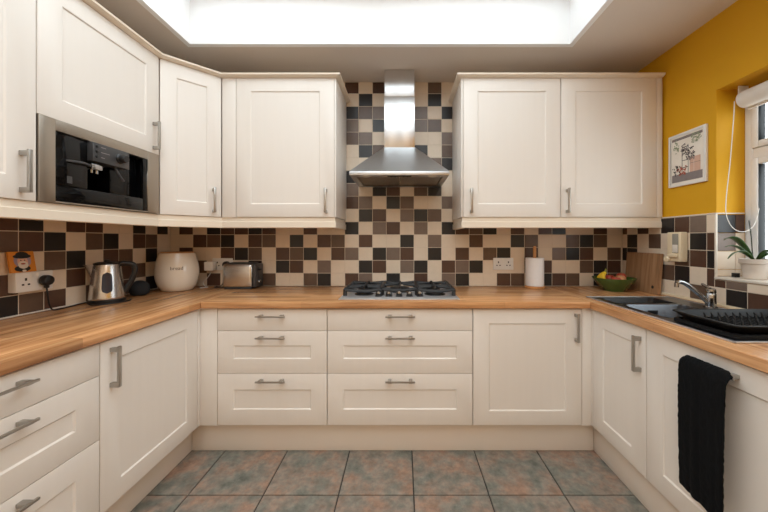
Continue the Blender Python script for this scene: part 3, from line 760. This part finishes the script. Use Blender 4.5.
# sockets: local front faces -y
def socket(label, loc, rotz, depth=.010, grey=False):
    t = thing('double_socket', label, 'socket', loc, rotz)
    bm = B(); box(bm, -.073, .073, -depth, -.0004, -.043, .043, .0025); pl = obj('plate', bm, WHITEP, t)
    for s in (-1, 1):
        cx = .036*s
        bm = B(); box(bm, cx-.004, cx+.004, -depth-.0006, -depth+.001, .006, .018)
        for k in (-1, 1): box(bm, cx+k*.011-.0045, cx+k*.011+.0045, -depth-.0006, -depth+.001, -.014, -.007)
        obj('pin_holes', bm, BLACKP, t)
        bm = B(); box(bm, s*.012-.0065, s*.012+.0065, -depth-.003, -depth+.001, .020, .036, .001); obj('switch', bm, WHITEP, t)
    return t
socket('white double socket on the back wall between hob and paper towel roll', (.727, 2.3405, 1.012), 0)
socket('white double socket on the back wall above and left of the toaster', (-1.308, 2.3405, 1.010), 0)
socket('thick white surface-box double socket on the left wall beside the kettle', (-1.6905, 1.449, 1.000), PI/2, depth=.036)
bm = B(); box(bm, -1.6395, -1.612, -.0, .0, 0, 0) if False else None
def plug(label, loc, rotz, m, s=1.0, name='plug'):
    bm = B(); lathe(bm, [(.022*s, .0006), (.0245*s, .004), (.0245*s, .018), (.021*s, .028), (.012*s, .032), (.001, .033)], (0, 0, 0), 24, 'y'); box(bm, -.006, .006, -.022, -.004, -.036*s, -.018*s, .003); o = obj(name, bm, m); o.location = loc; o.rotation_euler = (0, 0, rotz)
    return tag(o, label, 'plug')
plug('round black plug in the left-wall socket, feeding the kettle', (-1.6525, 1.481, 1.000), PI/2, BLACKP)
plug('black plug half hidden behind the toaster', (-1.272, 2.3295, 1.008), 0, BLACKP)
bm = B(); box(bm, -1.408, -1.345, 2.275, 2.3290, .967, 1.030, .006); tag(obj('mains_adapter', bm, WHITEP), 'white cube mains adapter in the socket behind the toaster', 'adapter')
def cable(name, label, pts, r, m):
    bm = B(); tube(bm, smooth_path(pts, 8), r, 8); return tag(obj(name, bm, m), label, 'cable')
cz = WZ + .0036
cable('cable', 'black kettle cord looping from the left-wall plug along the worktop', [(-1.639, 1.481, .968), (-1.636, 1.483, .93), (-1.640, 1.495, .88), (-1.650, 1.525, cz), (-1.655, 1.60, cz), (-1.6720, 1.66, cz), (-1.6720, 1.70, cz)], .0032, RUBBER)
cable('cable', 'black coil of spare cord in front of the kettle base', [(-1.60, 1.642, cz), (-1.57, 1.640, cz), (-1.54, 1.655, cz), (-1.512, 1.690, cz), (-1.500, 1.735, cz), (-1.505, 1.775, cz), (-1.52, 1.80, cz)], .0032, RUBBER)
cable('cable', 'white adapter lead hanging down to the worktop between crock and toaster', [(-1.376, 2.30, .966), (-1.377, 2.30, .945), (-1.40, 2.305, .915), (-1.43, 2.305, .88), (-1.405, 2.29, cz), (-1.37, 2.26, cz), (-1.40, 2.22, cz)], .0024, WCABLE)
cable('cable', 'dark toaster lead curling on the worktop behind the white lead', [(-1.272, 2.312, .983), (-1.272, 2.314, .95), (-1.285, 2.316, .89), (-1.31, 2.310, cz), (-1.335, 2.300, cz), (-1.32, 2.255, cz), (-1.27, 2.235, cz), (-1.232, 2.24, cz+.004)], .0030, RUBBER)
# picture card on the socket
t = thing('picture_card', 'orange card with a bearded man in a black hat, leaning above the left-wall socket', 'picture', (-1.664, 1.412, 1.0436), PI/2)
t.rotation_euler = (math.radians(-10), 0, PI/2)
bm = B(); box(bm, -.048, .048, -.004, .004, 0, .092, .001); pc = obj('card', bm, ORANGE, t)
def disc(bm, cx, cz, rx, rz, y, mi=0, n=24, a0=0, a1=2*PI):
    f = bm.faces.new([bm.verts.new((cx+math.cos(a0+(a1-a0)*k/(n if a1-a0 > 6.2 else n-1))*rx, y, cz+math.sin(a0+(a1-a0)*k/(n if a1-a0 > 6.2 else n-1))*rz)) for k in range(n)]); f.material_index = mi
bm = B()
PM = [P_LIL, P_BLK, P_SKIN, P_WHT, P_RED]
y = -.0043
disc(bm, 0, .050, .032, .032, y, 0)
disc(bm, -.004, .016, .030, .014, y-.0002, 1); disc(bm, 0, .045, .020, .026, y-.0004, 2); disc(bm, 0, .032, .019, .017, y-.0006, 3)
disc(bm, 0, .037, .009, .0035, y-.0008, 4); disc(bm, 0, .070, .034, .010, y-.0010, 1); disc(bm, 0, .077, .024, .013, y-.0012, 1)
disc(bm, -.007, .052, .0025, .0025, y-.0012, 1, 10); disc(bm, .007, .052, .0025, .0025, y-.0012, 1, 10)
disc(bm, -.012, .012, .010, .006, y-.0010, 1, 12); disc(bm, .012, .012, .010, .006, y-.0010, 1, 12); disc(bm, 0, .006, .008, .005, y-.0011, 3, 12)
obj('portrait', bm, PM, pc)

# ------------------------------------------------------------------ things on the back and right worktops
t = thing('paper_towel_holder', 'upright wooden holder with a white paper roll, left of the fruit bowl', 'paper towel holder', (.926, 2.265, WZ))
bm = B(); lathe(bm, [(.066, 0), (.067, .003), (.067, .010), (.064, .013), (.011, .0131), (.011, .280), (.009, .290), (.001, .292)], seg=40); obj('stand', bm, PINE, t)
bm = B(); lathe(bm, [(.018, .0145), (.0605, .0145), (.0615, .018), (.0615, .205), (.0605, .209), (.019, .209), (.018, .205), (.018, .0145)], seg=48, cap=False); rl = tag(obj('paper_roll', bm, PAPER), 'white kitchen paper roll on the wooden upright stand', 'paper roll'); rl.location = (.926, 2.265, WZ)
# fruit bowl
BX, BY = 1.398, 2.135
bm = B(); lathe(bm, [(.062, 0), (.064, .004), (.066, .010), (.088, .030), (.112, .060), (.127, .082), (.1275, .086), (.124, .086), (.108, .062), (.084, .034), (.060, .016), (.001, .014)], seg=48)
bw = tag(obj('fruit_bowl', bm, GREENC), 'wide green glazed fruit bowl in front of the chopping board', 'bowl'); bw.location = (BX, BY, WZ)
def apple(label, x, y, z, r, m):
    t = thing('apple', label, 'apple', (x, y, z))
    bm = B(); lathe(bm, [(.001, .06*r), (.25*r, 0.02*r), (.55*r, .12*r), (.88*r, .5*r), (r, 1.0*r), (.9*r, 1.45*r), (.6*r, 1.78*r), (.25*r, 1.82*r), (.06*r, 1.68*r)], seg=24); obj('flesh', bm, m, t)
    bm = B(); tube(bm, [(0, 0, 1.66*r), (.05*r, 0, 1.85*r), (.15*r, 0, 2.02*r)], .05*r, 6); obj('stalk', bm, STALK, t)
apple('red apple in the green bowl next to the bananas', BX-.020, BY-.055, WZ+.0335, .033, APPLE)
apple('pale yellow-red apple in the middle of the green bowl', BX+.030, BY-.020, WZ+.038, .034, APPLE2)
apple('red apple at the right side of the green bowl by the board', BX+.072, BY+.035, WZ+.055, .031, APPLE)
apple('red apple at the back of the green bowl against the tiles', BX+.008, BY+.055, WZ+.036, .033, APPLE)
t = thing('banana_bunch', 'small bunch of ripe yellow bananas at the left of the green bowl', 'bananas', (BX-.065, BY-.01, WZ+.040))
for k, (dy, lean) in enumerate(((-.018, .0), (.006, .012), (.028, .026))):
    bm = B(); pts = smooth_path([(.001+.002*k, dy*.3, .080), (-.014, dy*.45, .066), (-.020-.2*lean, dy*.8, .044), (-.008-.2*lean, dy*1.0, .022), (.012, dy*1.1, .012)], 6)
    n = len(pts); rr = [.0045 + .0080*math.sin(PI*min(1, .08+.92*i/(n-1)))**.7 for i in range(n)]; rr[-1] = .004
    tube(bm, pts, rr, 8); obj('banana', bm, BANANA, t)
bm = B(); tube(bm, [(.002, 0, .076), (.004, 0, .090), (.008, 0, .104)], [.008, .006, .006], 8); obj('stalk', bm, STALK, t)
# chopping board leaning on the right wall
bm = B()
def rpoly(w, h, r, n=5):
    o = []
    for cx, cy, a0 in ((w/2-r, h-r, 0), (-w/2+r, h-r, PI/2), (-w/2+r, r, PI), (w/2-r, r, 1.5*PI)):
        for k in range(n+1): a = a0+PI/2*k/n; o.append((cx+math.cos(a)*r, cy+math.sin(a)*r))
    return o
bd = rpoly(.292, .252, .008)
a = [bm.verts.new((0, x, z)) for x, z in bd]; b = [bm.verts.new((.020, x, z)) for x, z in bd]
ring_bridge(bm, a, b); bm.faces.new(a[::-1]); bm.faces.new(b)
cb = obj('chopping_board', bm, BOARD); cb.location = (1.5445, 2.102, WZ+.0004); cb.rotation_euler = (0, math.radians(4.5), 0)
tag(cb, 'rectangular dark wooden chopping board leaning in the right corner behind the fruit bowl', 'chopping board')
bm = B(); n = 16
lathe(bm, [(.010, -.0004), (.010, .0001)], (0, 0, 0), 16, 'x'); kn = obj('hanging_hole', bm, BLACKP, cb); kn.location = (-.0003, -.105, .042)
# soap dispenser
t = thing('soap_dispenser', 'cream wall-mounted soap dispenser on the tiles above the sink', 'soap dispenser', (1.5905, 1.842, 1.062), -PI/2)
bm = B(); box(bm, -.046, .046, -.044, -.0004, 0, .168, .006, 3); bo = obj('casing', bm, IVORYP, t)
bm = B(); box(bm, -.006, .034, -.0465, -.0438, .050, .158, .002); obj('window', bm, CLEARP, t, label='smoky clear window strip')
bm = B(); box(bm, -.004, .032, -.0475, -.0463, .052, .096, .0008); obj('soap', bm, P_WHT, t)
bm = B(); box(bm, -.030, .034, -.058, -.043, .024, .046, .005, 3); obj('push_bar', bm, IVORYP, t)
bm = B(); lathe(bm, [(.017, 0), (.018, .004), (.018, .016), (.014, .020)], (-.032, -.044, .012), 24, 'y'); obj('push_button', bm, IVORYP, t)
# black towel over the dishwasher handle
BXh, BZh = XRP-.036, .764
prof = [(.016, -.30), (.0165, -.15), (.0165, -.03), (.013, -.004), (.004, .010), (-.006, .0105), (-.014, .004), (-.018, -.012), (-.020, -.06), (-.021, -.14), (-.021, -.22), (-.020, -.30), (-.019, -.36), (-.018, -.405), (-.018, -.435)]
bm = B(); NY = 22; grid = []
pr = smooth_path([(a, 0, b) for a, b in prof], 3)
ty0, ty1 = .974, 1.144
for i in range(NY+1):
    f = i/NY; row = []
    for k, p in enumerate(pr):
        s = k/(len(pr)-1); y = ty0 + f*(ty1-ty0)
        dn = max(0, (s-.45)/.55)
        w = .006*math.sin(f*11+1.2)*dn + .003*math.sin(f*23)*dn
        z = p.z
        if s > .5: z = p.z*(1.0 + .05*(1-f)) - .0*dn
        z -= 0.012*(2*f-1)**8*(1 if s > .3 and s < .5 else 0)
        fo = .008*dn*(1-f)
        xx = p.x + (-abs(w) if s > .5 else 0)
        bk = max(0, .35-s)/.35
        row.append(bm.verts.new((BXh + .005 + xx, y + fo - .008*dn*f + .075*bk*(1-f)**2, BZh + z)))
    grid.append(row)
for a, b in zip(grid, grid[1:]):
    for k in range(len(a)-1): bm.faces.new((a[k], a[k+1], b[k+1], b[k]))
tw = obj('hand_towel', bm, TOWEL, ang=180)
md = tw.modifiers.new('thickness', 'SOLIDIFY'); md.thickness = .007; md.offset = 1
tx = bpy.data.textures.new('terry', 'CLOUDS'); tx.noise_scale = .012
md = tw.modifiers.new('sub', 'SUBSURF'); md.levels = 2; md.render_levels = 2
md = tw.modifiers.new('terry', 'DISPLACE'); md.texture = tx; md.strength = .004
tag(tw, 'black terry hand towel hanging over the dishwasher handle', 'towel')

# ------------------------------------------------------------------ yellow wall: picture, blind, orchid
t = thing('framed_print', 'white-framed print of plants and shelves on the yellow wall', 'picture', (1.6022, 1.810, 1.495), -PI/2)
bm = B(); pw, ph, fw = .12, .302, .015
box(bm, -pw, -pw+fw, -.012, 0, 0, ph, .0015); box(bm, pw-fw, pw, -.012, 0, 0, ph, .0015); box(bm, -pw+fw, pw-fw, -.012, 0, 0, fw, .0015); box(bm, -pw+fw, pw-fw, -.012, 0, ph-fw, ph, .0015)
obj('frame', bm, WHITEP, t)
bm = B(); box(bm, -pw+fw, pw-fw, -.008, -.002, fw, ph-fw); pp = obj('print', bm, P_PAPER, t)
bm = B(); y = -.0083
def rect(x0, x1, z0, z1, mi, dy=0):
    f = bm.faces.new([bm.verts.new(p) for p in ((x0, y-dy, z0), (x1, y-dy, z0), (x1, y-dy, z1), (x0, y-dy, z1))]); f.material_index = mi
PR = [P_GREY, P_PINK, P_GREEN, P_BLK, P_RED, P_WHT]
rect(-.097, .097, .024, .068, 0); rect(.020, .085, .068, .150, 1, .0002); rect(-.097, .097, .264, .279, 0, .0001); rect(.045, .047, .068, .150, 5, .0004); rect(.020, .085, .116, .118, 0, .0004)
random.seed(5)
for z in (.10, .14, .18, .215): rect(-.030, .012, z, z+.003, 3, .0003)
for x in (-.030, .009): rect(x, x+.003, .07, .225, 3, .0003)
for k in range(190):
    g = random.choice([(-.085, -.05, .19, .27, 2), (.03, .095, .225, .275, 2), (-.03, .05, .15, .21, 3), (-.06, 0, .06, .115, 4), (-.09, -.04, .06, .12, 3), (0, .05, .14, .18, 0), (-.03, .01, .17, .24, 0)])
    x = random.uniform(g[0], g[1]); z = random.uniform(g[2], g[3]); a = random.uniform(0, PI); r = random.uniform(.004, .009); q = r*.4
    f = bm.faces.new([bm.verts.new((x+math.cos(a)*math.cos(b)*r-math.sin(a)*math.sin(b)*q, y-.0005-.00001*k, z+math.sin(a)*math.cos(b)*r+math.cos(a)*math.sin(b)*q)) for b in [2*PI*i/8 for i in range(8)]]); f.material_index = g[4]
obj('drawing', bm, PR, pp)
# roller blind
t = thing('roller_blind', 'rolled-up white roller blind at the top of the window recess', 'blind', (1.689, 1.09, 1.880))
bm = B(); tube(bm, [(0, -.525, 0), (0, .505, 0)], .041, 32); obj('fabric_roll', bm, BLINDF, t)
bm = B(); box(bm, .012, .022, -.52, .50, -.052, -.030, .003); obj('bottom_bar', bm, BLINDF, t)
for y in (-.5315, .5055):
    bm = B(); box(bm, -.024, .024, y, y+.006, -.024, .070, .001); obj('bracket', bm, WHITEP, t)
bm = B(); tube(bm, smooth_path([(-.040, .512, -.005), (-.043, .514, -.10), (-.058, .515, -.30), (-.082, .512, -.50), (-.080, .510, -.58), (-.055, .505, -.635), (-.015, .498, -.655), (.022, .490, -.635), (.040, .484, -.59), (.046, .480, -.54)], 8), .0019, 8); obj('pull_cord', bm, WHITEP, t)
# orchid
t = thing('potted_orchid', 'leafy orchid without flowers in a pale grey pot on the window sill', 'plant', (1.668, 1.525, 1.0004))
bm = B(); lathe(bm, [(.038, 0), (.041, .003), (.049, .072), (.0555, .074), (.057, .094), (.054, .095), (.051, .080), (.001, .078)], seg=36); pt = obj('pot', bm, POT, t)
bm = B(); lathe(bm, [(.050, .0795), (.046, .084), (.02, .087), (.001, .087)], seg=24); obj('compost', bm, SOIL, pt)
def leaf(ang, reach, rise, droop, wd, tw=0.0):
    bm = B(); n = 14; rows = []
    ca, sa = math.cos(ang), math.sin(ang)
    for i in range(n+1):
        f = i/n; r = .008 + reach*f; z = .088 + rise*math.sin(PI*f*.62) - droop*f*f
        hw = wd*(math.sin(PI*(f*.86+.10))**.75)
        if f == 1: hw = .001
        row = []
        for k in range(5):
            s = (k-2)/2
            row.append(bm.verts.new((ca*r - sa*s*hw, sa*r + ca*s*hw, z + abs(s)*hw*.35 + s*tw*hw)))
        rows.append(row)
    for a, b in zip(rows, rows[1:]):
        for k in range(4): bm.faces.new((a[k], a[k+1], b[k+1], b[k]))
    o = obj('leaf', bm, LEAF, t, 60); md = o.modifiers.new('t', 'SOLIDIFY'); md.thickness = .0018
D2R = math.radians
leaf(D2R(176), .132, .110, .006, .016, .35); leaf(D2R(186), .152, .070, .0, .008, .3); leaf(D2R(192), .162, .066, .052, .010, .4)
leaf(D2R(285), .13, .06, .03, .016); leaf(D2R(330), .055, .06, .02, .014); leaf(D2R(255), .10, .05, .0, .012)
bm = B(); tube(bm, [(-.004, .006, .082), (-.008, .010, .20), (-.014, .014, .278)], .0022, 8); obj('cane', bm, STICK, t)
bm = B(); box(bm, -.011, .011, -.011, .011, 0, .021, .002); o = tag(obj('window_lock', bm, BLACKP), 'tiny black block on the window sill beside the orchid pot', 'block'); o.location = (1.650, 1.597, 1.0004)

GROUPS = {'drawer_cabinet': 'three-drawer base units', 'base_cabinet': 'single-door base cabinets', 'wall_cabinet': 'single-door wall cabinets',
          'double_socket': 'double wall sockets', 'apple': 'apples in the green bowl', 'cable': 'cables on the left worktop', 'worktop': 'oak worktops',
          'plinth': 'plinth boards', 'cornice': 'cornice mouldings', 'pelmet': 'pelmet mouldings', 'corner_post': 'corner filler posts', 'plug': 'black mains plugs', 'end_panel': 'end panels'}
for o in list(COL.objects):
    if o.parent is None and 'category' in o and o.name.split('.')[0] in GROUPS: o['group'] = GROUPS[o.name.split('.')[0]]

# ------------------------------------------------------------------ light, camera, view
wd = bpy.data.worlds.new('daylight'); sc.world = wd; wd.use_nodes = True
nt = wd.node_tree; bg = nt.nodes['Background']; bg.inputs['Color'].default_value = (0.92, 0.965, 1.0, 1)
# overcast sky, brighter on the window side where the sun is behind thin cloud
wtc = nt.nodes.new('ShaderNodeTexCoord'); wsx = nt.nodes.new('ShaderNodeSeparateXYZ'); wmr = nt.nodes.new('ShaderNodeMapRange')
nt.links.new(wtc.outputs['Generated'], wsx.inputs[0]); nt.links.new(wsx.outputs['X'], wmr.inputs['Value'])
wmr.inputs['From Min'].default_value = -0.6; wmr.inputs['From Max'].default_value = 1.0
wmr.inputs['To Min'].default_value = 3.3; wmr.inputs['To Max'].default_value = 4.0; wmr.interpolation_type = 'SMOOTHSTEP'
nt.links.new(wmr.outputs['Result'], bg.inputs['Strength'])
def portal(name, loc, rot, sx, sy):
    l = bpy.data.lights.new(name, 'AREA'); l.shape = 'RECTANGLE'; l.size = sx; l.size_y = sy
    l.cycles.is_portal = True
    o = bpy.data.objects.new(name, l); COL.objects.link(o); o.location = loc; o.rotation_euler = rot
portal('rooflight_daylight', ((SX0+SX1)/2, (SY0+SY1)/2, ST+.09), (0, 0, 0), SX1-SX0, SY1-SY0)
portal('window_daylight', (XR+.23, (WY0+WY1)/2, (WZ0+WZ1)/2), (0, PI/2, 0), WZ1-WZ0, WY1-WY0)

# warm fill lamps added out of view behind the camera, shaped as ceiling downlights
for x in (-.9, .7):
    for y in (-1.35, -2.05):
        t = thing('fill_lamp', 'added warm fill lamp in a round ceiling fitting, out of view behind', 'fill_lamp', (x, y, CEIL), 0, 'added ceiling fill lamps')
        bm = B(); lathe(bm, [(.058, -.0005), (.060, -.006), (.048, -.008), (.046, -.0006)], seg=28, cap=False); obj('trim_ring', bm, CHROME, t)
        l = bpy.data.lights.new('fill_glow', 'AREA'); l.shape = 'DISK'; l.size = .085; l.energy = 8; l.color = (1.0, .81, .62)
        o = bpy.data.objects.new('fill_glow', l); COL.objects.link(o); o.parent = t; o.location = (0, 0, -.004)

cd = bpy.data.cameras.new('camera'); cam = bpy.data.objects.new('camera', cd); COL.objects.link(cam)
cam.location = (0, 0, CAMZ); cam.rotation_euler = (PI/2, 0, 0)
cd.sensor_fit = 'HORIZONTAL'; cd.sensor_width = 36; cd.lens = 36*322/768
cd.shift_x = -19/768; cd.shift_y = -16/768; cd.clip_start = .02
sc.camera = cam
sc.view_settings.view_transform = 'Standard'; sc.view_settings.look = 'None'; sc.view_settings.gamma = 1
sc.view_settings.use_curve_mapping = False; sc.view_settings.exposure = 0.16
sc.cycles.max_bounces = 12; sc.cycles.diffuse_bounces = 8; sc.cycles.glossy_bounces = 6
sc.cycles.use_denoising = True; sc.cycles.sample_clamp_indirect = 8
